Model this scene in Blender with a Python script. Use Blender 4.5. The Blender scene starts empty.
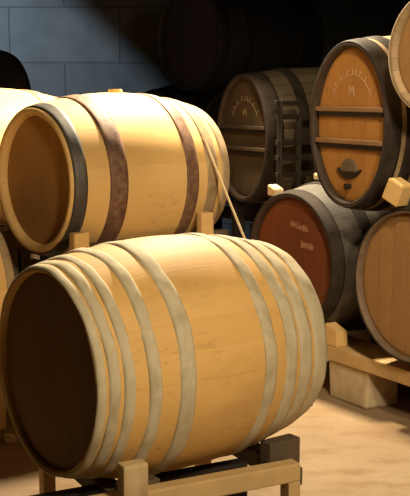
import bpy, bmesh, math, random
from mathutils import Vector, Matrix
R = random.Random(7)
C = bpy.context.scene.collection
PI = math.pi
CAMZ = 1.30
F, PITCH = 1070.0, 0.14660413

# ------------------------------------------------------------------ helpers
def ray(px, py):
    """direction (per unit depth along +y) of a photograph pixel, used to size things up at a known distance"""
    a, b = (px - 205) / F, (248 - py) / F
    y = math.cos(PITCH) + b * math.sin(PITCH); z = b * math.cos(PITCH) - math.sin(PITCH)
    return Vector((a / y, 1.0, z / y))
def at_depth(px, py, y):
    return ray(px, py) * y + Vector((0, 0, CAMZ))
def at_height(px, py, z):
    r = ray(px, py); return r * ((z - CAMZ) / r.z) + Vector((0, 0, CAMZ))

def link(name, bm, mat, parent=None, loc=(0, 0, 0), smooth=True, recalc=True):
    if recalc: bmesh.ops.recalc_face_normals(bm, faces=bm.faces[:])
    me = bpy.data.meshes.new(name); bm.to_mesh(me); bm.free()
    if smooth:
        for p in me.polygons: p.use_smooth = True
    o = bpy.data.objects.new(name, me); C.objects.link(o); o.location = loc
    if mat: me.materials.append(mat)
    if parent: o.parent = parent
    return o
def tag(o, label, cat, group=None):
    o['label'] = label; o['category'] = cat
    if group: o['group'] = group
    return o
def thing(name, label, cat, loc, rz=0, group=None):
    o = bpy.data.objects.new(name, None); C.objects.link(o); o.empty_display_size = .1
    o.location = loc; o.rotation_euler = (0, 0, rz)
    return tag(o, label, cat, group)
def struct(o):
    o['kind'] = 'structure'; return o
def box(bm, size, M=None, bevel=.006, jitter=0, seed=0):
    b = bmesh.new(); bmesh.ops.create_cube(b, size=1.0)
    bmesh.ops.scale(b, vec=size, verts=b.verts[:])
    if jitter:
        r = random.Random(seed)
        for v in b.verts: v.co += Vector((r.uniform(-1, 1), r.uniform(-1, 1), r.uniform(-1, 1))) * jitter
    if bevel: bmesh.ops.bevel(b, geom=b.edges[:], offset=bevel, segments=2, affect='EDGES', profile=.6)
    if M is not None: b.transform(M)
    me = bpy.data.meshes.new('tmp'); b.to_mesh(me); b.free(); bm.from_mesh(me); bpy.data.meshes.remove(me)
def beam_between(bm, a, b, w, h, bevel=.005):
    """a squared timber from a to b (points on its centre line)"""
    a, b = Vector(a), Vector(b); d = b - a
    q = d.to_track_quat('X', 'Z').to_matrix().to_4x4()
    box(bm, (d.length, w, h), Matrix.Translation((a + b) / 2) @ q, bevel)
def lathe(bm, prof, seg=96, oval=1.0, wob=0, closed=False):
    """rings about the local x axis; prof = [(x, r)]; oval scales the width (y)"""
    rings = []
    for x, r in prof:
        if r < 1e-5: rings.append([bm.verts.new((x, 0, 0))]); continue
        rings.append([bm.verts.new((x, r * oval * math.cos(2*PI*k/seg), r * math.sin(2*PI*k/seg))) for k in range(seg)])
    prs = list(zip(rings, rings[1:])) + ([(rings[-1], rings[0])] if closed else [])
    for A, B in prs:
        for k in range(seg):
            k2 = (k + 1) % seg
            if len(A) == 1 and len(B) == 1: continue
            if len(A) == 1: bm.faces.new((A[0], B[k], B[k2]))
            elif len(B) == 1: bm.faces.new((A[k], A[k2], B[0]))
            else: bm.faces.new((A[k], A[k2], B[k2], B[k]))
def stroke(bm, pts, w, x, d=.0016):
    """one chalk stroke as a thin raised ribbon in the local y-z plane at x"""
    for (y0, z0), (y1, z1) in zip(pts, pts[1:]):
        dy, dz = y1 - y0, z1 - z0; L = math.hypot(dy, dz)
        if L < 1e-6: continue
        ang = math.atan2(dz, dy)
        box(bm, (d, L + w * .6, w), Matrix.Translation((x, (y0+y1)/2, (z0+z1)/2)) @ Matrix.Rotation(ang, 4, 'X'), bevel=0)

# ------------------------------------------------------------------ materials
class NT:
    def __init__(s, name):
        s.m = bpy.data.materials.new(name); s.m.use_nodes = True
        s.t = s.m.node_tree; s.b = s.t.nodes['Principled BSDF']
    def n(s, typ, **kw):
        x = s.t.nodes.new(typ)
        for k, v in kw.items():
            if k.startswith('i_'):
                key = k[2:]; key = int(key) if key.isdigit() else key
                x.inputs[key].default_value = v
            else: setattr(x, k, v)
        return x
    def l(s, a, b): s.t.links.new(a, b)
    def math(s, op, a, b=None, c=None):
        x = s.n('ShaderNodeMath', operation=op)
        for i, v in enumerate((a, b, c)):
            if v is None: continue
            if isinstance(v, (int, float)): x.inputs[i].default_value = v
            else: s.l(v, x.inputs[i])
        return x.outputs[0]
    def mix(s, fac, a, b, blend='MIX'):
        x = s.n('ShaderNodeMix', data_type='RGBA', blend_type=blend)
        if isinstance(fac, (int, float)): x.inputs[0].default_value = fac
        else: s.l(fac, x.inputs[0])
        for i, v in ((6, a), (7, b)):
            if isinstance(v, tuple): x.inputs[i].default_value = (*v, 1) if len(v) == 3 else v
            else: s.l(v, x.inputs[i])
        return x.outputs[2]
    def ramp(s, fac, lo, hi):
        x = s.n('ShaderNodeMapRange', i_1=lo, i_2=hi); x.clamp = True; s.l(fac, x.inputs[0]); return x.outputs[0]
    def noise(s, vec, scale, detail=4, stretch=(1, 1, 1), rough=.6):
        mp = s.n('ShaderNodeMapping'); mp.inputs['Scale'].default_value = stretch; s.l(vec, mp.inputs[0])
        x = s.n('ShaderNodeTexNoise'); x.inputs['Scale'].default_value = scale; x.inputs['Detail'].default_value = detail
        x.inputs['Roughness'].default_value = rough; s.l(mp.outputs[0], x.inputs['Vector']); return x.outputs['Fac']
    def bump(s, h, strength, dist):
        x = s.n('ShaderNodeBump'); x.inputs['Strength'].default_value = strength; x.inputs['Distance'].default_value = dist
        s.l(h, x.inputs['Height']); s.l(x.outputs[0], s.b.inputs['Normal'])
    def done(s, col, rough=.7, spec=.3):
        if isinstance(col, tuple): s.b.inputs['Base Color'].default_value = (*col, 1)
        else: s.l(col, s.b.inputs['Base Color'])
        s.b.inputs['Roughness'].default_value = rough; s.b.inputs['Specular IOR Level'].default_value = spec
        return s.m

def coords(k):
    tc = k.n('ShaderNodeTexCoord'); oi = k.n('ShaderNodeObjectInfo')
    off = k.n('ShaderNodeVectorMath', operation='ADD')
    sc = k.n('ShaderNodeVectorMath', operation='SCALE'); sc.inputs['Scale'].default_value = 13.0
    cb = k.n('ShaderNodeCombineXYZ'); k.l(oi.outputs['Random'], cb.inputs[0]); k.l(oi.outputs['Random'], cb.inputs[1])
    k.l(cb.outputs[0], sc.inputs[0]); k.l(tc.outputs['Object'], off.inputs[0]); k.l(sc.outputs[0], off.inputs[1])
    return tc.outputs['Object'], off.outputs[0], oi.outputs['Random']

def stave_mat(name, a, b, seam, stain, n=26, stain_amt=.5, rough=.65, spec=.3, seam_w=.03, seam_amt=.75, fleck=None):
    k = NT(name); oc, rc, rnd = coords(k)
    sp = k.n('ShaderNodeSeparateXYZ'); k.l(oc, sp.inputs[0])
    ang = k.math('ARCTAN2', sp.outputs[2], sp.outputs[1])
    u = k.math('ADD', k.math('MULTIPLY', ang, n / (2*PI)), k.math('MULTIPLY', rnd, 7.0))
    fl = k.math('FLOOR', u); fr = k.math('FRACT', u)
    wn = k.n('ShaderNodeTexWhiteNoise', noise_dimensions='1D'); k.l(fl, wn.inputs['W'])
    grain = k.noise(rc, 22, 5, (.10, 1, 1)); blot = k.noise(rc, 5.5, 5, (.7, 1, 1))
    speck = k.noise(rc, 30, 4, (.5, 1, 1))
    f = k.math('ADD', k.math('MULTIPLY', wn.outputs[0], .5), k.math('MULTIPLY', grain, .5))
    col = k.mix(f, a, b)
    col = k.mix(k.math('MULTIPLY', k.ramp(blot, .48, .75), stain_amt), col, stain)
    col = k.mix(k.math('MULTIPLY', k.ramp(speck, .62, .78), stain_amt * .7), col, stain)
    edge = k.math('ABSOLUTE', k.math('SUBTRACT', fr, .5))
    sm = k.ramp(edge, .5 - seam_w, .5)
    col = k.mix(k.math('MULTIPLY', sm, seam_amt), col, seam)
    if fleck:
        fk = k.noise(rc, 55, 6, (.35, 1, 1), .7); pt = k.noise(rc, 4, 3)
        col = k.mix(k.math('MULTIPLY', k.math('MULTIPLY', k.ramp(fk, .53, .68), k.ramp(pt, .42, .62)), .42), col, fleck)
    k.bump(k.math('SUBTRACT', k.math('MULTIPLY', grain, .3), k.math('MULTIPLY', sm, seam_amt)), .35, .004)
    return k.done(col, rough, spec)

def plank_mat(name, a, b, seam, stain, axis=1, width=.075, grain_axis=2, stain_amt=.45, seams=True, rough=.7, spec=.25, gscale=26):
    k = NT(name); oc, rc, rnd = coords(k)
    sp = k.n('ShaderNodeSeparateXYZ'); k.l(oc, sp.inputs[0])
    st = [1, 1, 1]; st[grain_axis] = .09
    grain = k.noise(rc, gscale, 5, tuple(st)); blot = k.noise(rc, 6, 5)
    f = grain
    if seams:
        u = k.math('ADD', k.math('MULTIPLY', sp.outputs[axis], 1 / width), k.math('ADD', k.math('MULTIPLY', rnd, 5), .31))
        wn = k.n('ShaderNodeTexWhiteNoise', noise_dimensions='1D'); k.l(k.math('FLOOR', u), wn.inputs['W'])
        f = k.math('ADD', k.math('MULTIPLY', wn.outputs[0], .45), k.math('MULTIPLY', grain, .55))
    col = k.mix(f, a, b)
    col = k.mix(k.math('MULTIPLY', k.ramp(blot, .45, .72), stain_amt), col, stain)
    h = k.math('MULTIPLY', grain, .3)
    if seams:
        sm = k.ramp(k.math('ABSOLUTE', k.math('SUBTRACT', k.math('FRACT', u), .5)), .475, .5)
        col = k.mix(k.math('MULTIPLY', sm, .6), col, seam); h = k.math('SUBTRACT', h, sm)
    k.bump(h, .3, .004)
    return k.done(col, rough, spec)

def rough_mat(name, a, b, scale=14, stretch=(1, 1, 1), rough=.7, spec=.3, metal=0, bump=.3, c=None):
    k = NT(name); oc, rc, rnd = coords(k)
    n1 = k.noise(rc, scale, 5, stretch); n2 = k.noise(rc, scale * .3, 3)
    col = k.mix(k.ramp(n1, .3, .7), a, b)
    if c: col = k.mix(k.math('MULTIPLY', k.ramp(n2, .5, .7), .7), col, c)
    k.bump(n1, bump, .003); k.b.inputs['Metallic'].default_value = metal
    return k.done(col, rough, spec)

M = {}
M['oak_front'] = stave_mat('pale_oak_staves', (.58, .32, .085), (.69, .42, .14), (.40, .23, .08), (.43, .24, .085), stain_amt=.50, seam_amt=.22, seam_w=.02, fleck=(.24, .14, .06))
M['oak_upper'] = stave_mat('new_oak_staves', (.66, .41, .14), (.76, .51, .21), (.45, .26, .09), (.52, .30, .11), stain_amt=.3, seam_amt=.2, seam_w=.02, fleck=(.34, .19, .08))
M['oak_brown'] = stave_mat('weathered_staves', (.26, .17, .085), (.36, .25, .13), (.06, .035, .015), (.12, .08, .05), stain_amt=.5)
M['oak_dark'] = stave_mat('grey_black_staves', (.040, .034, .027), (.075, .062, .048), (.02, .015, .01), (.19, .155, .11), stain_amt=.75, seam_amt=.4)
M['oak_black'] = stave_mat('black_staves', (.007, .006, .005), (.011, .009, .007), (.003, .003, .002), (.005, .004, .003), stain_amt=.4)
M['oak_foudre'] = stave_mat('tan_cask_staves', (.085, .064, .036), (.13, .10, .056), (.010, .007, .004), (.04, .028, .016), n=30, stain_amt=.4, seam_w=.06)
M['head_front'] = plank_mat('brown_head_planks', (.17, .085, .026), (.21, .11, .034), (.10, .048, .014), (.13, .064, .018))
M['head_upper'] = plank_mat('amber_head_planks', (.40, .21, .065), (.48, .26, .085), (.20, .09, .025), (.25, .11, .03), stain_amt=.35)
M['head_orange'] = plank_mat('orange_head_planks', (.36, .16, .037), (.45, .21, .05), (.14, .055, .012), (.27, .105, .022), width=.085, stain_amt=.4)
M['head_tan'] = plank_mat('tan_head_planks', (.26, .135, .046), (.34, .185, .066), (.14, .065, .02), (.22, .10, .03), width=.08, stain_amt=.5)
M['head_red'] = plank_mat('red_brown_head_planks', (.135, .036, .011), (.165, .046, .014), (.08, .02, .007), (.095, .024, .008), stain_amt=.35)
M['head_drab'] = plank_mat('drab_head_planks', (.062, .041, .019), (.085, .056, .026), (.016, .01, .005), (.036, .023, .011), width=.085)
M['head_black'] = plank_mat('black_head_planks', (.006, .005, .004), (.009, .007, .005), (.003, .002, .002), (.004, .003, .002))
M['wood_hoop'] = rough_mat('split_wood_hoop', (.45, .37, .23), (.56, .47, .31), 34, (1, .5, .5), .75, .2, c=(.34, .265, .15))
M['iron_hoop'] = rough_mat('black_iron_hoop', (.035, .030, .026), (.065, .056, .046), 20, rough=.5, spec=.5, c=(.12, .10, .075))
M['stained_hoop'] = rough_mat('wine_stained_hoop', (.10, .045, .028), (.25, .14, .08), 34, rough=.6, spec=.4, c=(.065, .03, .022))
M['brown_hoop'] = rough_mat('brown_hoop', (.30, .205, .11), (.42, .31, .18), 26, rough=.6, spec=.4, c=(.15, .09, .05))
M['old_hoop'] = rough_mat('old_dark_hoop', (.018, .013, .010), (.036, .027, .020), 24, rough=.75, spec=.12, c=(.045, .032, .022))
M['bung'] = rough_mat('bung_wood', (.58, .40, .19), (.68, .50, .27), 30)
M['timber'] = plank_mat('rack_timber', (.46, .295, .125), (.60, .41, .19), (.2, .1, .04), (.33, .20, .08), seams=False, grain_axis=0, gscale=40)
M['timber_end'] = plank_mat('rough_post_timber', (.40, .27, .125), (.60, .45, .24), (.2, .1, .04), (.22, .115, .045), seams=False, grain_axis=2, stain_amt=.75, gscale=40)
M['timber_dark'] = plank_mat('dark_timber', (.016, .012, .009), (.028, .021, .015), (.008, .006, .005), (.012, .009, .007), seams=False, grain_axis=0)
M['timber_grey'] = plank_mat('grey_brown_timber', (.085, .058, .036), (.13, .09, .056), (.02, .01, .01), (.09, .06, .035), seams=False, grain_axis=0)
M['wedge'] = plank_mat('wedge_wood', (.58, .36, .13), (.70, .46, .19), (.2, .1, .04), (.50, .30, .10), seams=False, grain_axis=0, stain_amt=.3, gscale=40)
M['lath'] = plank_mat('pale_lath', (.50, .37, .20), (.62, .48, .28), (.2, .1, .04), (.4, .28, .13), seams=False, grain_axis=0, gscale=40)
M['block_shaded'] = rough_mat('shaded_concrete_block', (.06, .048, .032), (.09, .07, .046), 22, rough=.9, spec=.1, bump=.5)  # darker copy of the block colour, with the shade put into it
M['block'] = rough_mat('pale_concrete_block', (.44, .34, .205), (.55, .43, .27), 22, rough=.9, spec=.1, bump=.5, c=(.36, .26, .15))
M['chalk'] = rough_mat('chalk', (.42, .25, .12), (.52, .34, .19), 60, rough=.95, spec=.05)
M['chalk_dim'] = rough_mat('dusty_chalk', (.30, .13, .065), (.40, .20, .11), 60, rough=.95, spec=.05)
M['chalk_grey'] = rough_mat('faded_chalk', (.20, .145, .08), (.28, .21, .125), 60, rough=.95, spec=.05)
M['chime'] = rough_mat('dark_chime', (.030, .017, .010), (.055, .032, .018), 24, rough=.65)
M['chime_brown'] = rough_mat('brown_chime', (.11, .07, .042), (.17, .115, .07), 24, rough=.65)
M['black_hoop'] = rough_mat('dull_black_hoop', (.006, .005, .004), (.010, .008, .007), 24, rough=.7, spec=.15)  # flat near-black for the hoops of the back barrels
M['plate'] = rough_mat('tarnished_plate', (.11, .085, .055), (.17, .135, .09), 30, rough=.5, spec=.5, metal=.3)
M['dark_fill'] = rough_mat('slot_and_shadow_dark', (.015, .009, .006), (.03, .018, .01), 30)  # slot and plug colour, also the painted shadow below the crossbars

def floor_mat():
    k = NT('cellar_floor_concrete'); tc = k.n('ShaderNodeTexCoord'); o = tc.outputs['Object']
    big = k.noise(o, 1.6, 5); mid = k.noise(o, 5, 6, (1, 1.8, 1)); fine = k.noise(o, 40, 5)
    col = k.mix(k.ramp(big, .35, .68), (.235, .155, .085), (.30, .215, .125))
    col = k.mix(k.math('MULTIPLY', k.ramp(mid, .48, .68), .7), col, (.20, .115, .05))
    col = k.mix(k.math('MULTIPLY', k.ramp(fine, .5, .75), .25), col, (.16, .105, .055))
    k.bump(k.math('ADD', mid, k.math('MULTIPLY', fine, .4)), .25, .01)
    return k.done(col, .8, .2)
def wall_mat(name, a, b, joint, bw=.62, bh=.3):
    k = NT(name); tc = k.n('ShaderNodeTexCoord'); o = tc.outputs['UV']
    br = k.n('ShaderNodeTexBrick'); k.l(o, br.inputs['Vector'])
    br.inputs['Color1'].default_value = (*a, 1); br.inputs['Color2'].default_value = (*b, 1); br.inputs['Mortar'].default_value = (*joint, 1)
    br.inputs['Scale'].default_value = 1; br.inputs['Mortar Size'].default_value = .008; br.inputs['Brick Width'].default_value = bw
    br.inputs['Row Height'].default_value = bh; br.inputs['Mortar Smooth'].default_value = .4
    n = k.noise(tc.outputs['Object'], 4, 6); n2 = k.noise(tc.outputs['Object'], 25, 4)
    col = k.mix(k.math('MULTIPLY', k.ramp(n, .4, .75), .45), br.outputs['Color'], tuple(c * .45 for c in a))
    k.bump(k.math('SUBTRACT', k.math('MULTIPLY', n2, .5), br.outputs['Fac']), .4, .01)
    return k.done(col, .9, .1)
M['floor'] = floor_mat()
M['wall'] = wall_mat('grey_block_wall', (.115, .12, .118), (.135, .14, .137), (.085, .088, .086), .85, .42)
M['wall_dark'] = wall_mat('dark_block_wall', (.05, .045, .038), (.065, .058, .048), (.02, .018, .015))  # unseen walls, coloured dark to limit bounced light
M['ceiling'] = rough_mat('dark_ceiling', (.03, .026, .022), (.05, .044, .037), 6, rough=.95, spec=.05)

# ------------------------------------------------------------------ the room
def slab(name, x0, x1, y0, y1, z0, z1, mat, uv=None):
    bm = bmesh.new(); box(bm, (x1-x0, y1-y0, z1-z0), Matrix.Translation(((x0+x1)/2, (y0+y1)/2, (z0+z1)/2)), bevel=0)
    if uv:
        L = bm.loops.layers.uv.new('UVMap')
        for f in bm.faces:
            for lp in f.loops: lp[L].uv = (lp.vert.co[uv[0]] + .23, lp.vert.co[2] + .17)
    return struct(link(name, bm, mat, smooth=False))
X0, X1, Y0, Y1, H = -4.6, 4.6, -2.2, 8.4, 3.3
slab('floor', X0, X1, Y0, Y1, -.15, 0, M['floor'])
slab('ceiling', X0, X1, Y0, Y1, H, H + .15, M['ceiling'])
slab('wall_back', X0 - .2, X1 + .2, Y1, Y1 + .2, -.15, H + .15, M['wall'], (0,))
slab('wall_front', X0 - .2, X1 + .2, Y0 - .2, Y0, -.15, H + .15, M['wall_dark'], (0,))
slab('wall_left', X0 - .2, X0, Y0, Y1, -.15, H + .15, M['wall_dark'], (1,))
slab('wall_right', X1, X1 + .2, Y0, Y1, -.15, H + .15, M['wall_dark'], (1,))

# ------------------------------------------------------------------ barrels
def prof_r(t, Rh, Rb): return Rb - (Rb - Rh) * t * t
def barrel(name, label, centre, yaw, L=.802, Rh=.29, Rb=.349, oval=1.0, staves='oak_front', head='head_front', hoops=(), bung=None,
           group=None, seg=96, rec=.035, cat='barrel', th=.021, chime=None):
    """centre = middle of the cask in the world; its axis runs along heading yaw (0 = away from the camera).
    hoops = [(t0, t1, material, thickness, kind)]"""
    hw = L / 2
    top = Rb
    t = thing(name, label, cat, (centre[0], centre[1], centre[2] - top), PI / 2 - yaw, group)
    up = (0, 0, top)
    bm = bmesh.new()
    n = 30
    outer = [(-hw + L * i / n, prof_r(-1 + 2 * i / n, Rh, Rb)) for i in range(n + 1)]
    ri = Rh - th
    # outer skin with bevelled chimes and the inner side of both chimes down to the heads
    pr = [(-hw + rec + .012, ri + .004), (-hw + rec - .01, ri + .003), (-hw + .010, ri + .005), (-hw + .002, Rh - th*.55), (-hw, Rh - .005)] + \
         [(-hw + .004, Rh - .0008)] + outer[1:-1] + [(hw - .004, Rh - .0008), (hw, Rh - .005), (hw - .002, Rh - th*.55), (hw - .010, ri + .005),
          (hw - rec + .01, ri + .003), (hw - rec - .012, ri + .004)]
    lathe(bm, pr, seg, oval, closed=True)
    so = link('staves', bm, M[staves], t, up)
    if chime:                                                              # blackened stave ends
        so.data.materials.append(M[chime])
        for p in so.data.polygons:
            cx = p.center; r_ = math.hypot(cx.y / oval, cx.z)
            if abs(cx.x) > hw - .012 or r_ < ri + .008: p.material_index = 1
    heads = []
    for s in (-1, 1):
        bm = bmesh.new(); x = s * (hw - rec)
        p = [(x + s*.004, 0), (x + s*.004, ri*.6), (x + s*.002, ri*.97), (x - s*.003, ri + .0065), (x - s*.012, ri + .0065), (x - s*.016, 0)]
        lathe(bm, p, seg, oval)
        heads.append(link('head', bm, M[head], t, up, smooth=False))
    for (t0, t1, m, thk, kind) in hoops:
        bm = bmesh.new(); k = 6
        pts = []
        for i in range(k + 1):
            tt = t0 + (t1 - t0) * i / k; w = i / k
            if kind == 'wood': e = thk * (1 - (2 * w - 1) ** 4 * .75)     # half-round split wood
            else: e = thk * (.55 if i in (0, k) else 1)
            pts.append((tt * hw, prof_r(tt, Rh, Rb) + e))
        inn = [(tt * hw, prof_r(tt, Rh, Rb) - .002) for tt in (t1, (t0 + t1) / 2, t0)]
        lathe(bm, pts + inn, seg, oval, closed=True)
        if kind == 'wood':
            for v in bm.verts:                                             # gently uneven, as split chestnut is
                a = math.atan2(v.co.z, v.co.y)
                rr = math.hypot(v.co.y, v.co.z); d = .0016 * math.sin(7*a + t0*40) + .001 * math.sin(17*a + t0*90)
                if rr > prof_r(v.co.x / hw, Rh, Rb): v.co.y *= 1 + d / rr; v.co.z *= 1 + d / rr
                v.co.x += .0018 * math.sin(5*a + t1*60)
        link('hoop', bm, M[m], t, up)
    if bung is not None:
        bm = bmesh.new(); r0 = prof_r(bung, Rh, Rb)
        for (ra, rb, za, zb) in ((.034, .029, -.01, .015),):
            bmesh.ops.create_cone(bm, cap_ends=True, segments=24, radius1=ra, radius2=rb, depth=zb - za,
                                  matrix=Matrix.Translation((bung * hw, 0, r0 + (za + zb) / 2)))
        bmesh.ops.bevel(bm, geom=[e for e in bm.edges if e.calc_length() < .012 and all(v.co.z > r0 for v in e.verts)], offset=.003, segments=2, affect='EDGES')
        link('bung', bm, M['bung'], t, up, smooth=False)
    return t, heads

WH = .0050
hoops_front = [(-1.0, -.94, 'wood_hoop', WH, 'wood'), (-.925, -.85, 'wood_hoop', WH, 'wood'), (-.825, -.75, 'wood_hoop', WH, 'wood'),
               (-.655, -.565, 'wood_hoop', WH, 'wood'), (-.425, -.305, 'wood_hoop', WH, 'wood'), (.285, .40, 'wood_hoop', WH, 'wood'),
               (.50, .63, 'wood_hoop', WH, 'wood'), (.655, .80, 'wood_hoop', WH, 'wood'), (.83, 1.0, 'wood_hoop', WH, 'wood')]
YB1, YB2 = .9358, .879
B1 = Vector((-.1267, 3.1375, CAMZ - .7776)); B2 = Vector((-.3879, 4.5497, CAMZ - .3608))
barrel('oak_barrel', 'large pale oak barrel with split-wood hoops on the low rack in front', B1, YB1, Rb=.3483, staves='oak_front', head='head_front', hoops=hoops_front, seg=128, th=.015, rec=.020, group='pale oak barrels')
TS = .005
hoops_upper = [(-.97, -.84, 'iron_hoop', TS, 'band'), (-.61, -.42, 'stained_hoop', TS, 'band'), (.31, .48, 'stained_hoop', TS, 'band'),
               (.62, .79, 'brown_hoop', TS, 'band'), (.87, 1.0, 'brown_hoop', TS, 'band')]
barrel('oak_barrel', 'pale oak barrel with dark stained hoops and amber head, above and behind the front barrel', B2, YB2, L=.7993, Rb=.3502, staves='oak_upper', head='head_upper',
       hoops=hoops_upper, bung=.03, seg=128, th=.034, group='pale oak barrels')
barrel('oak_barrel', 'pale yellow barrel cut off by the left edge, behind the barrel with dark stained hoops', (-1.02, 5.12, B2.z + .022), YB2, staves='oak_upper', head='head_upper',
       hoops=[(-.97, -.84, 'iron_hoop', TS, 'band'), (-.61, -.42, 'stained_hoop', TS, 'band'), (.42, .6, 'brown_hoop', TS, 'band'), (.86, 1.0, 'stained_hoop', TS, 'band')], group='pale oak barrels')
barrel('oak_barrel', 'low pale barrel at the left edge, just left of the large front barrel', (-1.215, 4.0, B1.z), YB1, staves='oak_upper', head='head_upper',
       hoops=[(-.97, -.84, 'brown_hoop', TS, 'band'), (-.6, -.45, 'brown_hoop', TS, 'band'), (.45, .6, 'brown_hoop', TS, 'band'), (.9, 1.0, 'brown_hoop', TS, 'band')], group='pale oak barrels')

# --- the right hand stack
YR = .98
AX = Vector((math.sin(YR), math.cos(YR), 0)); RW = Vector((math.cos(YR), -math.sin(YR), 0))
hw = .401
old = [(-1.0, -.86, 'old_hoop', TS, 'band'), (-.62, -.48, 'old_hoop', TS, 'band'), (.48, .62, 'old_hoop', TS, 'band'), (.86, 1.0, 'old_hoop', TS, 'band')]
RZ = CAMZ - .735
R1 = Vector((.760, 3.97, RZ)) + AX * hw; R2 = R1 + Vector((-.396, .63, 0))
barrel('wine_barrel', 'tan-headed barrel cut off by the right edge, resting on the timber beam', R1, YR, staves='oak_brown', head='head_tan', hoops=old, rec=.028, th=.017, chime='chime_brown', group='old barrels of the right-hand stack')
_, h2 = barrel('wine_barrel', 'dark grey barrel with red-brown head and two chalked lines', R2, YR, staves='oak_dark', head='head_red', hoops=old, rec=.028, chime='chime', group='old barrels of the right-hand stack')
# chalk handwriting on the red head (two short unreadable lines)
def chalk_lines(head, x, rows, mat, w=.006):
    for (y, z, length, slope, hgt, seed) in rows:
        r = random.Random(seed); bm = bmesh.new(); n = int(length / .017)
        for i in range(n):
            yy = y + i * .017; zz = z + slope * i * .017; h = hgt * r.choice((1, 1, 1.4)) * (1.2 if i == 0 else 1)
            kind = r.randrange(4)
            if kind == 0: p = [(yy, zz), (yy + .003, zz + h), (yy + .006, zz)]
            elif kind == 1: p = [(yy, zz + h), (yy, zz), (yy + .008, zz + h * .1), (yy + .009, zz + h * .9)]
            elif kind == 2: p = [(yy + .008, zz + h * .8), (yy, zz + h), (yy, zz), (yy + .008, zz), (yy + .009, zz + h*.6)]
            else: p = [(yy, zz), (yy + .003, zz + h * 1.3), (yy + .011, zz + h * .2)]
            stroke(bm, [(-a, b) for a, b in p], w, x)
        o = link('chalk_mark', bm, M[mat], head, smooth=False); o['label'] = 'faint chalk writing'
xh = -hw + .028 - .0055
chalk_lines(h2[0], xh, [(-.015, .150, .135, -.16, .017, 3), (.058, .065, .085, -.05, .022, 8)], 'chalk_dim', .0065)

# oval casks
def oval_cask(label, head_centre, yaw, L, Rh, bulge, oval, staves, headm, hoops, name='oval_cask', bars=(.062, -.066), chalk='chalk', door=True, bar_mat='bar', th=.024):
    a = Vector((math.sin(yaw), math.cos(yaw), 0))
    c = Vector(head_centre) + a * (L / 2)
    t, hd = barrel(name, label, c, yaw, L, Rh, Rh + bulge, oval, staves, headm, hoops, rec=.03, th=th, cat='cask', chime='chime', group='oval casks')
    up = Vector((0, 0, Rh + bulge)); ri = Rh - th; x = -L/2 + .03 - .004
    for z in bars:                                                        # the two boards bolted across the head
        half = oval * (ri - .006) * math.sqrt(max(0, 1 - ((abs(z) + .014) / ri) ** 2))
        bm = bmesh.new(); box(bm, (.022, 2 * half, .019), Matrix.Translation((x - .011, 0, z)), .003)
        b = link('crossbar', bm, M[bar_mat], t, up, smooth=False)
        bm = bmesh.new(); box(bm, (.012, 2 * half * .95, .02), Matrix.Translation((x - .006, 0, z - .019)), .002)
        link('crossbar_shadow', bm, M['dark_fill'], b, smooth=False)  # dark strip painting the shadow under the crossbar
    # stencilled arc and number of the upper field
    bm = bmesh.new(); rr = ri * .66
    for i in range(9):
        an = math.radians(40 + i * 12 + 4 * math.sin(i * 5))
        y0, z0 = oval * rr * math.cos(an), rr * math.sin(an)
        y1, z1 = oval * (rr + .022) * math.cos(an), (rr + .022) * math.sin(an)
        stroke(bm, [(y0, z0), (y1, z1)] if i % 3 else [(y0, z0), (y1, z1), (y1 - .008, z1 - .006)], .0055, x - .0008)
    arc = [(oval * rr * math.cos(math.radians(d_)), rr * math.sin(math.radians(d_))) for d_ in range(36, 145, 6)]
    stroke(bm, arc, .0045, x - .0008)
    o = link('stencil_arc', bm, M[chalk], hd[0], smooth=False); o['label'] = 'faded arc of stencilled letters'
    bm = bmesh.new(); z = .120
    stroke(bm, [(.017, z), (.014, z + .032), (.004, z + .008), (-.008, z + .030), (-.015, z)], .0075, x - .0008)
    o = link('chalk_mark', bm, M[chalk], hd[0], smooth=False); o['label'] = 'small pale chalk mark'
    if door:
        zc = -.185; bm = bmesh.new(); n = 20; fr = []; bk = []
        for i in range(n + 1):
            an = PI * i / n; y, z2 = .046 * math.cos(an), .052 * math.sin(an)
            fr.append(bm.verts.new((x - .012, y, zc + z2))); bk.append(bm.verts.new((x + .002, y, zc + z2)))
        bm.faces.new(fr); bm.faces.new(bk)
        for i in range(n + 1): bm.faces.new((fr[i], fr[(i+1) % (n+1)], bk[(i+1) % (n+1)], bk[i]))
        pl = link('tasting_plate', bm, M['plate'], t, up, smooth=False)
        bm = bmesh.new(); n = 16                                          # crescent slot under the plate
        T, B = [], []
        for i in range(n + 1):
            y = -.075 + .15 * i / n; q = 1 - (2 * i / n - 1) ** 2
            T.append((y, zc + .012 - .016 * q)); B.append((y, zc + .008 - .038 * q))
        ring = T + B[::-1]
        fr = [bm.verts.new((x - .010, y, z)) for y, z in ring]; bk = [bm.verts.new((x + .002, y, z)) for y, z in ring]
        m = len(ring); bm.faces.new(fr); bm.faces.new(bk)
        for i in range(m): bm.faces.new((fr[i], fr[(i+1) % m], bk[(i+1) % m], bk[i]))
        link('slot', bm, M['dark_fill'], pl, smooth=False)
        bm = bmesh.new(); bmesh.ops.create_cone(bm, cap_ends=True, segments=20, radius1=.013, radius2=.010, depth=.026,
                          matrix=Matrix.Translation((x - .010, 0, -.245)) @ Matrix.Rotation(PI/2, 4, 'Y'))
        link('tap_plug', bm, M['dark_fill'], t, up, smooth=False)
    return t
M['bar'] = rough_mat('crossbar_wood', (.20, .105, .045), (.28, .15, .07), 30, (1, .2, 1))
M['bar_dark'] = rough_mat('dark_crossbar_wood', (.055, .035, .02), (.085, .055, .03), 30, (1, .2, 1))
DH = Vector((.560, 4.28, CAMZ - .138))
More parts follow.
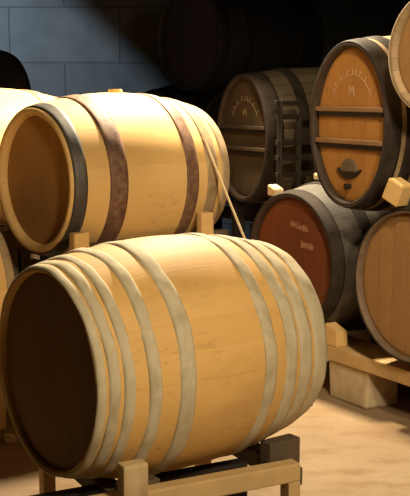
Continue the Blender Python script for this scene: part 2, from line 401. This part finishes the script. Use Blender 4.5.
oval_cask('oval cask with orange head, two crossbars and a small half-round plate', DH, YR + .06, .74, .325, .035, .74, 'oak_brown', 'head_orange',
          [(-1, -.80, 'old_hoop', .006, 'band'), (-.74, -.60, 'old_hoop', .006, 'band'), (-.32, -.18, 'old_hoop', .006, 'band'), (.2, .34, 'old_hoop', .006, 'band'), (.8, 1, 'old_hoop', .006, 'band')])
AH = Vector((.185, 5.6, CAMZ - .25))
oval_cask('dim oval cask with drab head and faded stencil, left of the dark lattice', AH, YR + .06, 1.0, .325, .045, .74, 'oak_foudre', 'head_drab',
          [(-1, -.80, 'old_hoop', .006, 'band'), (-.60, -.48, 'old_hoop', .008, 'band'), (-.05, .06, 'old_hoop', .006, 'band'), (.5, .64, 'old_hoop', .006, 'band'), (.84, 1, 'old_hoop', .006, 'band')],
          bars=(.058, -.052), chalk='chalk_grey', door=False, bar_mat='bar_dark')
# upper right small barrel
R3c = at_depth(431, 53, 3.80) + AX * .32
barrel('small_barrel', 'small tan barrel high at the right edge, above the tan-headed barrel', R3c, YR, L=.64, Rh=.212, Rb=.245, staves='oak_brown', head='head_tan',
       hoops=[(-1, -.88, 'brown_hoop', .004, 'band'), (-.6, -.45, 'old_hoop', .004, 'band'), (.45, .6, 'old_hoop', .004, 'band'), (.86, 1, 'old_hoop', .004, 'band')], rec=.024, th=.026, group='old barrels of the right-hand stack')
# dark casks of the back rows
blk = [(-1, -.86, 'black_hoop', TS, 'band'), (-.6, -.46, 'black_hoop', TS, 'band'), (.46, .6, 'black_hoop', TS, 'band'), (.86, 1.0, 'black_hoop', TS, 'band')]
U = at_depth(-58, 105, 5.95)
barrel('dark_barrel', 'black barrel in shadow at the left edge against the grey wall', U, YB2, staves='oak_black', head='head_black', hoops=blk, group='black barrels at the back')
aY = Vector((math.sin(YB2), math.cos(YB2), 0)); rY = Vector((math.cos(YB2), -math.sin(YB2), 0))
W = at_depth(152, 137, 6.9) + aY * .4
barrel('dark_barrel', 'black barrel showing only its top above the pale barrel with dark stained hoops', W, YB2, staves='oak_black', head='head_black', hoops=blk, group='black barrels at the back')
W2 = W + rY * .76
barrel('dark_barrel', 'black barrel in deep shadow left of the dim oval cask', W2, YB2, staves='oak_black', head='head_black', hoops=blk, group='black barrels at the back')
V = (W + W2) / 2 + Vector((0, 0, .61)) + aY * .02
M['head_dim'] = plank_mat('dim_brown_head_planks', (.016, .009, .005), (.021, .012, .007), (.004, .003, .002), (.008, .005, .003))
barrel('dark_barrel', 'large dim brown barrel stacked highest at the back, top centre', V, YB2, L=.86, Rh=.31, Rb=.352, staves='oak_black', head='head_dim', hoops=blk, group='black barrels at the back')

# ------------------------------------------------------------------ racks, blocks, wedges
def ax_rw(yaw): return Vector((math.sin(yaw), math.cos(yaw), 0)), Vector((math.cos(yaw), -math.sin(yaw), 0))
def barrel_rack(label, centre, yaw, beam_top, rows, s0, s1, mat='timber', bw=.05, bh=.075, post_mat='timber', cross=True, group='timber racks and stands', name='barrel_rack', pw=.06, far0=None):
    """two long beams along the barrel's axis on four posts; local x = axis, local y = minus the row direction"""
    t = thing(name, label, 'rack', (centre[0], centre[1], 0), PI/2 - yaw, group)
    full0 = s0
    for r in rows:
        s0 = far0 if (far0 is not None and r < 0) else full0
        bm = bmesh.new(); box(bm, (s1 - s0, bw, bh), Matrix.Translation(((s0+s1)/2, -r, beam_top - bh/2)), .006)
        link('beam', bm, M[mat], t, smooth=False)
        for s in (s0, s1):
            ph = beam_top - bh
            bm = bmesh.new(); box(bm, (pw, bw, ph), Matrix.Translation((s + (pw/2 if s == s0 else -pw/2), -r, ph/2)), .005)
            link('post', bm, M[post_mat], t, smooth=False)
    if cross:
        for s in (s0 + .11, s1 - .11):
            bm = bmesh.new(); w = abs(rows[1] - rows[0]) - bw
            box(bm, (.05, w, .07), Matrix.Translation((s, -(rows[0]+rows[1])/2, beam_top - bh - .09)), .005)
            link('crosspiece', bm, M[mat], t, smooth=False)
    return t

def cradle_top(Rh, Rb, c_z, r_in, t=0.0, off=.0):
    return c_z - math.sqrt(prof_r(t, Rh, Rb) ** 2 - r_in ** 2) + off
# front rack: near beam as seen under the barrel, far beam behind it
def rack_stake(rack, B, a, r, px, py, row, depth_name, width, thick, z0, mat):
    # a stake nailed to the outside of the near beam: its top as seen in the photograph
    lo, hi = -1.0, 1.0
    for _ in range(60):
        mid = (lo + hi) / 2; p = B + r * row + a * mid
        if p.x / p.y < ray(px, py).x: lo = mid
        else: hi = mid
    p = B + r * row + a * lo; z = CAMZ + ray(px, py).z * p.y
    bm = bmesh.new(); h = z - z0
    box(bm, (width, thick, h), Matrix.Translation((lo, -row, z0 + h/2)), .008, jitter=.003, seed=int(px))
    return link(depth_name, bm, M[mat], rack, smooth=False), lo, z
a1, r1 = ax_rw(YB1)
bt = .235
p1_, p2_ = at_height(205, 481, bt), at_height(301, 463, bt)               # the lit upper edge of the near beam
YF = math.atan2(p2_.x - p1_.x, p2_.y - p1_.y); aF, rF = ax_rw(YF)
FC = p2_ - aF * .47 - rF * .2625
rk = barrel_rack('low timber rack under the large front barrel, with one rough upright end post', FC, YF, bt, (.2375, -.315), -.40, .47, cross=False, pw=.04, far0=-.12, bh=.055)
for ss in (-.22, .30):
    pB = B1 + a1 * ss; dd = pB - FC; ls, lr = dd.dot(aF), dd.dot(rF)
    bm = bmesh.new(); box(bm, (.06, .40, .055), Matrix.Translation((ls, 0, B1.z - prof_r(abs(ss)/.401, .29, .3483) - .013 - .0275)), .005)
    link('crosspiece', bm, M['timber_grey'], rk, smooth=False)
    for sg in (1, -1):
        pC = pB + r1 * .195 * sg; dd = pC - FC; ls, lr = dd.dot(aF), dd.dot(rF)
        zt_ = B1.z - math.sqrt((prof_r(ss/.401, .29, .3483) + .006)**2 - .16**2); z0_ = .16
        bm = bmesh.new(); box(bm, (.12, .05, zt_ - z0_), Matrix.Translation((ls, -lr, (zt_ + z0_)/2)) @ Matrix.Rotation(YF - YB1, 4, 'Z'), .004)
        link('chock', bm, M['timber_grey'], rk, smooth=False)
zk = B1.z - .3483 - .006
bm = bmesh.new(); box(bm, (.80, .05, zk), Matrix.Translation((.03, 0, zk/2)), .005)
link('shade_board', bm, M['timber_dark'], rk, smooth=False)  # dark board added to fill the shade under the barrel
st, s_at, z_at = rack_stake(rk, FC, aF, rF, 132, 463, .291, 'upright_post', .074, .05, 0, 'timber_end')
print('front stake', s_at, z_at, 'beam top', bt)
# B2 / T rack
a2, r2 = ax_rw(YB2)
bt2 = cradle_top(.29, .3502, B2.z, .2620)
rk2 = barrel_rack('tall timber stand carrying the pale barrel with dark stained hoops', B2, YB2, bt2, (.2875, -.2875), -.38, .38, mat='timber_grey', post_mat='timber_grey', name='barrel_stand')
for px, py in ((79, 232), (205, 212)):
    o, s_, z_ = rack_stake(rk2, B2, a2, r2, px, py, .3375, 'stake', .066, .045, bt2 - .2, 'wedge'); print('stake', s_, z_, bt2)
Tc = (-1.02, 5.12, B2.z + .022); btT = cradle_top(.29, .349, B2.z + .022, .2115)
barrel_rack('tall timber stand under the pale yellow barrel at the left edge', Tc, YB2, btT, (.2375, -.2375), -.38, .38, mat='timber_grey', post_mat='timber_grey', name='barrel_stand')
B3c = (-1.215, 4.0, B1.z)
barrel_rack('low timber rack under the low pale barrel at the left edge', B3c, YB1, cradle_top(.29, .349, B1.z, .2115), (.2375, -.2375), -.4, .36)
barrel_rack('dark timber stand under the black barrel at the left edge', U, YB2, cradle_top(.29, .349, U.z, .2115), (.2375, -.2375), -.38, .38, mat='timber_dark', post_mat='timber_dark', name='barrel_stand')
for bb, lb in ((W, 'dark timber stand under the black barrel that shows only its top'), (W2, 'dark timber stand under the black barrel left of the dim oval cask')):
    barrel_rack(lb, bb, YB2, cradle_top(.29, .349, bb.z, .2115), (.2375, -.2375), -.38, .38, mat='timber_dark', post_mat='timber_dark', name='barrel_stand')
# stand for the dim oval cask
YA = YR + .06; aA, rA = ax_rw(YA); Ac = AH + aA * .5
zo = Ac.z - (.37) * math.sqrt(1 - (.12 / (.37 * .74)) ** 2) - .007
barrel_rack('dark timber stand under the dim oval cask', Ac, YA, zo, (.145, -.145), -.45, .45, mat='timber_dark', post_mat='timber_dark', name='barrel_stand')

# right beams under the tan and red-headed barrels
s = .25; bz = RZ - prof_r(.15/hw, .29, .349) + .001
def row_beam(label, sgn):
    t = thing('support_timber', label, 'timber', (0, 0, 0), 0, 'timbers under the right-hand stack')
    rd = (R1 - R2).normalized()
    A = R2 + AX * (sgn * s) - rd * (.20 if sgn < 0 else .40); B_ = R1 + AX * (sgn * s) + rd * .42
    mid = (A + B_) / 2; t.location = (mid.x, mid.y, bz - .062); ang = math.atan2(rd.y, rd.x); t.rotation_euler = (0, 0, ang)
    Ln = (B_ - A).length
    bm = bmesh.new(); box(bm, (Ln, .20, .062), Matrix.Translation((0, 0, .031)), .006)
    o = link('plank', bm, M['timber' if sgn < 0 else 'timber_dark'], t, smooth=False)  # rear plank coloured dark to stand for the shade back there
    return A, B_, rd
A_, B_, rd = row_beam('long pale timber beam under the tan-headed barrel, near the camera', -1)
A2_, B2_, _ = row_beam('dark rear timber beam beneath the back ends of the two lower right barrels', 1)
print('bz', bz)
def cblock(label, p, ang, size, mat='block', name='concrete_block', cat='block', bevel=.012, jit=.006, seed=0):
    bm = bmesh.new(); box(bm, size, Matrix.Translation((0, 0, size[2]/2)), bevel, jit, seed)
    for v in bm.verts:
        if v.co.z < .004: v.co.z = 0
    o = link(name, bm, M[mat], smooth=False, loc=p); o.rotation_euler = (0, 0, ang); return tag(o, label, cat, 'concrete blocks')
ang = math.atan2(rd.y, rd.x); zt = bz - .062
pa = at_height(362, 396, 0)
def on_beam(px, A, B_):
    d = B_ - A; lo, hi = 0., 1.
    for _ in range(50):
        m = (lo + hi)/2; q = A + d * m
        if q.x / q.y < ray(px, 300).x: lo = m
        else: hi = m
    return A + d * lo
q = on_beam(365, A_, B_)
cblock('pale concrete block holding up the near timber beam', (q.x, q.y, 0), ang, (.25, .18, zt), seed=2)
q = on_beam(470, A_, B_); cblock('concrete block under the near timber beam past the right edge', (q.x, q.y, 0), ang, (.28, .14, zt), seed=3)
for f in (.10, .8):
    q = A2_ + (B2_ - A2_) * f
    cblock('concrete block coloured for shade under the dark rear timber beam, ' + ('behind the front barrel' if f < .5 else 'behind the tan-headed barrel'), (q.x, q.y, 0), ang, (.30 if f < .5 else .3, .15, zt), mat='block_shaded', seed=int(f*10))
# wedge on the near beam between the two lower barrels
def wedge(label, p, rot, size, mat='wedge', seed=0, taper=.35):
    bm = bmesh.new(); box(bm, size, None, 0)
    for v in bm.verts:
        if v.co.z > 0 and v.co.x > 0: v.co.z -= size[2] * taper; v.co.x -= size[0] * .04
    bmesh.ops.bevel(bm, geom=bm.edges[:], offset=.004, segments=2, affect='EDGES')
    o = link('wooden_wedge', bm, M[mat], smooth=False, loc=p); o.rotation_euler = rot; return tag(o, label, 'wedge', 'wooden wedges')
q = R2 - AX * .325 + RW * .235
wedge('stubby wooden wedge at the end of the near timber, beside the front barrel', (q.x, q.y, bz + .0465), (0, 0, ang), (.085, .06, .093), taper=.3)
# square wedge on top of the tan-headed barrel
WQ = at_depth(398, 193, 4.02) + Vector((0, 0, .004))
wedge('square orange wooden wedge on top of the tan-headed barrel', WQ, (0, math.radians(24), ang + .15), (.078, .07, .085), taper=.0)
# two pale chips on top of the red-headed barrel
for ax_, rw_, lb, sz in ((-.36, -.15, 'pale wedge on the red-headed barrel, left of its top', (.06, .05, .05)), (-.20, -.03, 'pale wedge on the red-headed barrel, under the orange-headed cask', (.05, .05, .03))):
    q = R2 + AX * ax_ + RW * rw_; q.z = RZ + math.sqrt(prof_r(ax_/hw, .29, .349)**2 - rw_**2) + sz[2] * .5 + .008
    wedge(lb, q, (0, 0, ang), sz, mat='lath')
# small pale wedge at the lower left, on the far beam of the front rack
q = at_height(10, 439, .012)
wedge('tiny white wedge on the floor at the far left, beside the front barrel', (q.x, q.y, .0165), (0, 0, .3), (.045, .04, .033), mat='block')

# support of the small high barrel: two blocks on the tan-headed barrel
for sg, lb in ((-.13, 'near'), (.20, 'rear')):
    off = (R3c - R1).dot(RW); tt = (R1 + AX * sg - R3c).dot(AX) / .32
    z0 = RZ + math.sqrt(prof_r(sg/.401, .29, .349)**2 - .11**2) + .022; z1 = R3c.z - math.sqrt(prof_r(tt, .212, .245)**2 - (off - .11)**2) - .024
    p = R1 + AX * sg + RW * .11
    bm = bmesh.new(); box(bm, (.09, .09, z1 - z0), Matrix.Translation((0, 0, (z1 - z0)/2)), .005)
    o = link('timber_offcut', bm, M['timber'], smooth=False, loc=(p.x, p.y, z0)); o.rotation_euler = (0, 0, PI/2 - YR)
    tag(o, lb + ' timber offcut between the tan-headed barrel and the small barrel above it', 'offcut', 'timber offcuts')

# leaning lath beside the far end of the upper barrel
P0 = at_height(312, 404, 0.006); P1 = at_depth(204, 139, 4.476)
dirv = P1 - P0
bm = bmesh.new(); beam_between(bm, (0, 0, 0), dirv, .011, .008, .002)
o = link('wooden_lath', bm, M['lath'], smooth=False, loc=P0); tag(o, 'thin pale lath leaning on the far end of the barrel with dark stained hoops', 'lath')
# dark lattice standing beside the dim oval cask
t = thing('dark_lattice', 'black wooden lattice standing in front of the dim oval cask', 'lattice', (0, 0, 0))
lf = AH + rA * (.325 * .74 + .085)                                         # foot line, alongside the cask
def along(px):
    lo, hi = -1., 2.
    for _ in range(50):
        m = (lo + hi)/2; q = lf + aA * m
        if q.x / q.y < ray(px, 100).x: lo = m
        else: hi = m
    q = lf + aA * lo; return q
t.location = (along(281).x, along(281).y, 0); lo_ = t.location.copy()
def bar(nm, A, Bq, w):
    bm = bmesh.new(); beam_between(bm, A - lo_, Bq - lo_, w, w, .003); link(nm, bm, M['timber_dark'], t, smooth=False)
def zat(px, py):
    q = along(px); return CAMZ + ray(px, py).z * q.y
for px, py in ((280, 101), (299, 116), (317, 113)):
    q = along(px); bar('post', Vector((q.x, q.y, 0)), Vector((q.x, q.y, zat(px, py))), .028)
for x0, x1, py in ((275, 298, 103), (277, 321, 117), (277, 321, 143), (277, 321, 158), (277, 321, 175)):
    A = along(x0); Bq = along(x1); z = zat(x0, py)
    bar('rung', Vector((A.x, A.y, z)), Vector((Bq.x, Bq.y, z)), .026)
# ------------------------------------------------------------------ light
def lamp(name, typ, loc, energy, col, size=.2, target=None, **kw):
    l = bpy.data.lights.new(name, typ); l.energy = energy; l.color = col
    if typ == 'AREA': l.shape = 'DISK'; l.size = size
    elif typ in ('POINT', 'SPOT'): l.shadow_soft_size = size
    for k, v in kw.items(): setattr(l, k, v)
    o = bpy.data.objects.new(name, l); C.objects.link(o); o.location = loc
    if target is not None: o.rotation_euler = (Vector(target) - Vector(loc)).to_track_quat('-Z', 'Y').to_euler()
    return o
WARM = (1.0, .83, .57)
LM = (.05, 5.2, 2.5); LN = (1.05, 1.05, 2.0)
lamp('ceiling_lamp_middle', 'SPOT', LM, 950, WARM, .10, target=(-.5, 3.6, 0), spot_size=math.radians(104), spot_blend=.5)
lamp('ceiling_lamp_near', 'SPOT', LN, 250, WARM, .16, target=(.45, 3.2, .5), spot_size=math.radians(75), spot_blend=.7)
lamp('fill_lamp_right', 'SPOT', (.55, 2.1, 2.9), 240, WARM, .12, target=(.95, 4.6, 1.0), spot_size=math.radians(50), spot_blend=.7)  # added fill, brightens the heads of the right-hand stack
LD = Vector((-3.3, 6.9, 2.0))
lamp('daylight_lamp', 'SPOT', LD, 420, (.62, .80, 1.0), .02, target=(-1.2, 8.4, 1.7), spot_size=1.05, spot_blend=.3)
# unseen panel added by the daylight lamp; its sloping edge shades the back wall
q1, q2 = at_depth(70, 0, Y1), at_depth(160, 88, Y1)
e1, e2 = LD.lerp(q1, .2), LD.lerp(q2, .2); d = e2 - e1
eT = e1 - d * ((H - e1.z) / -d.z); eB = e1 + d * ((-1.72 - e1.x) / d.x)
bm = bmesh.new(); pts = [Vector((eT.x, e1.y, H)), Vector((-1.72, e1.y, eB.z)), Vector((-1.72, e1.y, H))]
fr = [bm.verts.new(p) for p in pts]; bk = [bm.verts.new(p - Vector((0, .06, 0))) for p in pts]
bm.faces.new(fr); bm.faces.new(bk[::-1])
for i in range(3): bm.faces.new((fr[i], fr[(i+1) % 3], bk[(i+1) % 3], bk[i]))
struct(link('light_blocker', bm, M['timber_dark'], smooth=False))
w = bpy.data.worlds.new('world'); bpy.context.scene.world = w; w.use_nodes = True
w.node_tree.nodes['Background'].inputs[0].default_value = (.9, .75, .55, 1); w.node_tree.nodes['Background'].inputs[1].default_value = .008

# ------------------------------------------------------------------ camera and view
cam = bpy.data.cameras.new('camera'); co = bpy.data.objects.new('camera', cam); C.objects.link(co)
co.location = (0, 0, CAMZ); co.rotation_euler = (PI/2 - PITCH, 0, 0)
cam.sensor_fit = 'HORIZONTAL'; cam.sensor_width = 36; cam.lens = 36 * F / 410; cam.clip_start = .05
S = bpy.context.scene; S.camera = co
S.view_settings.view_transform = 'Standard'; S.view_settings.look = 'None'; S.view_settings.gamma = 1; S.view_settings.exposure = 0
S.view_settings.use_curve_mapping = False
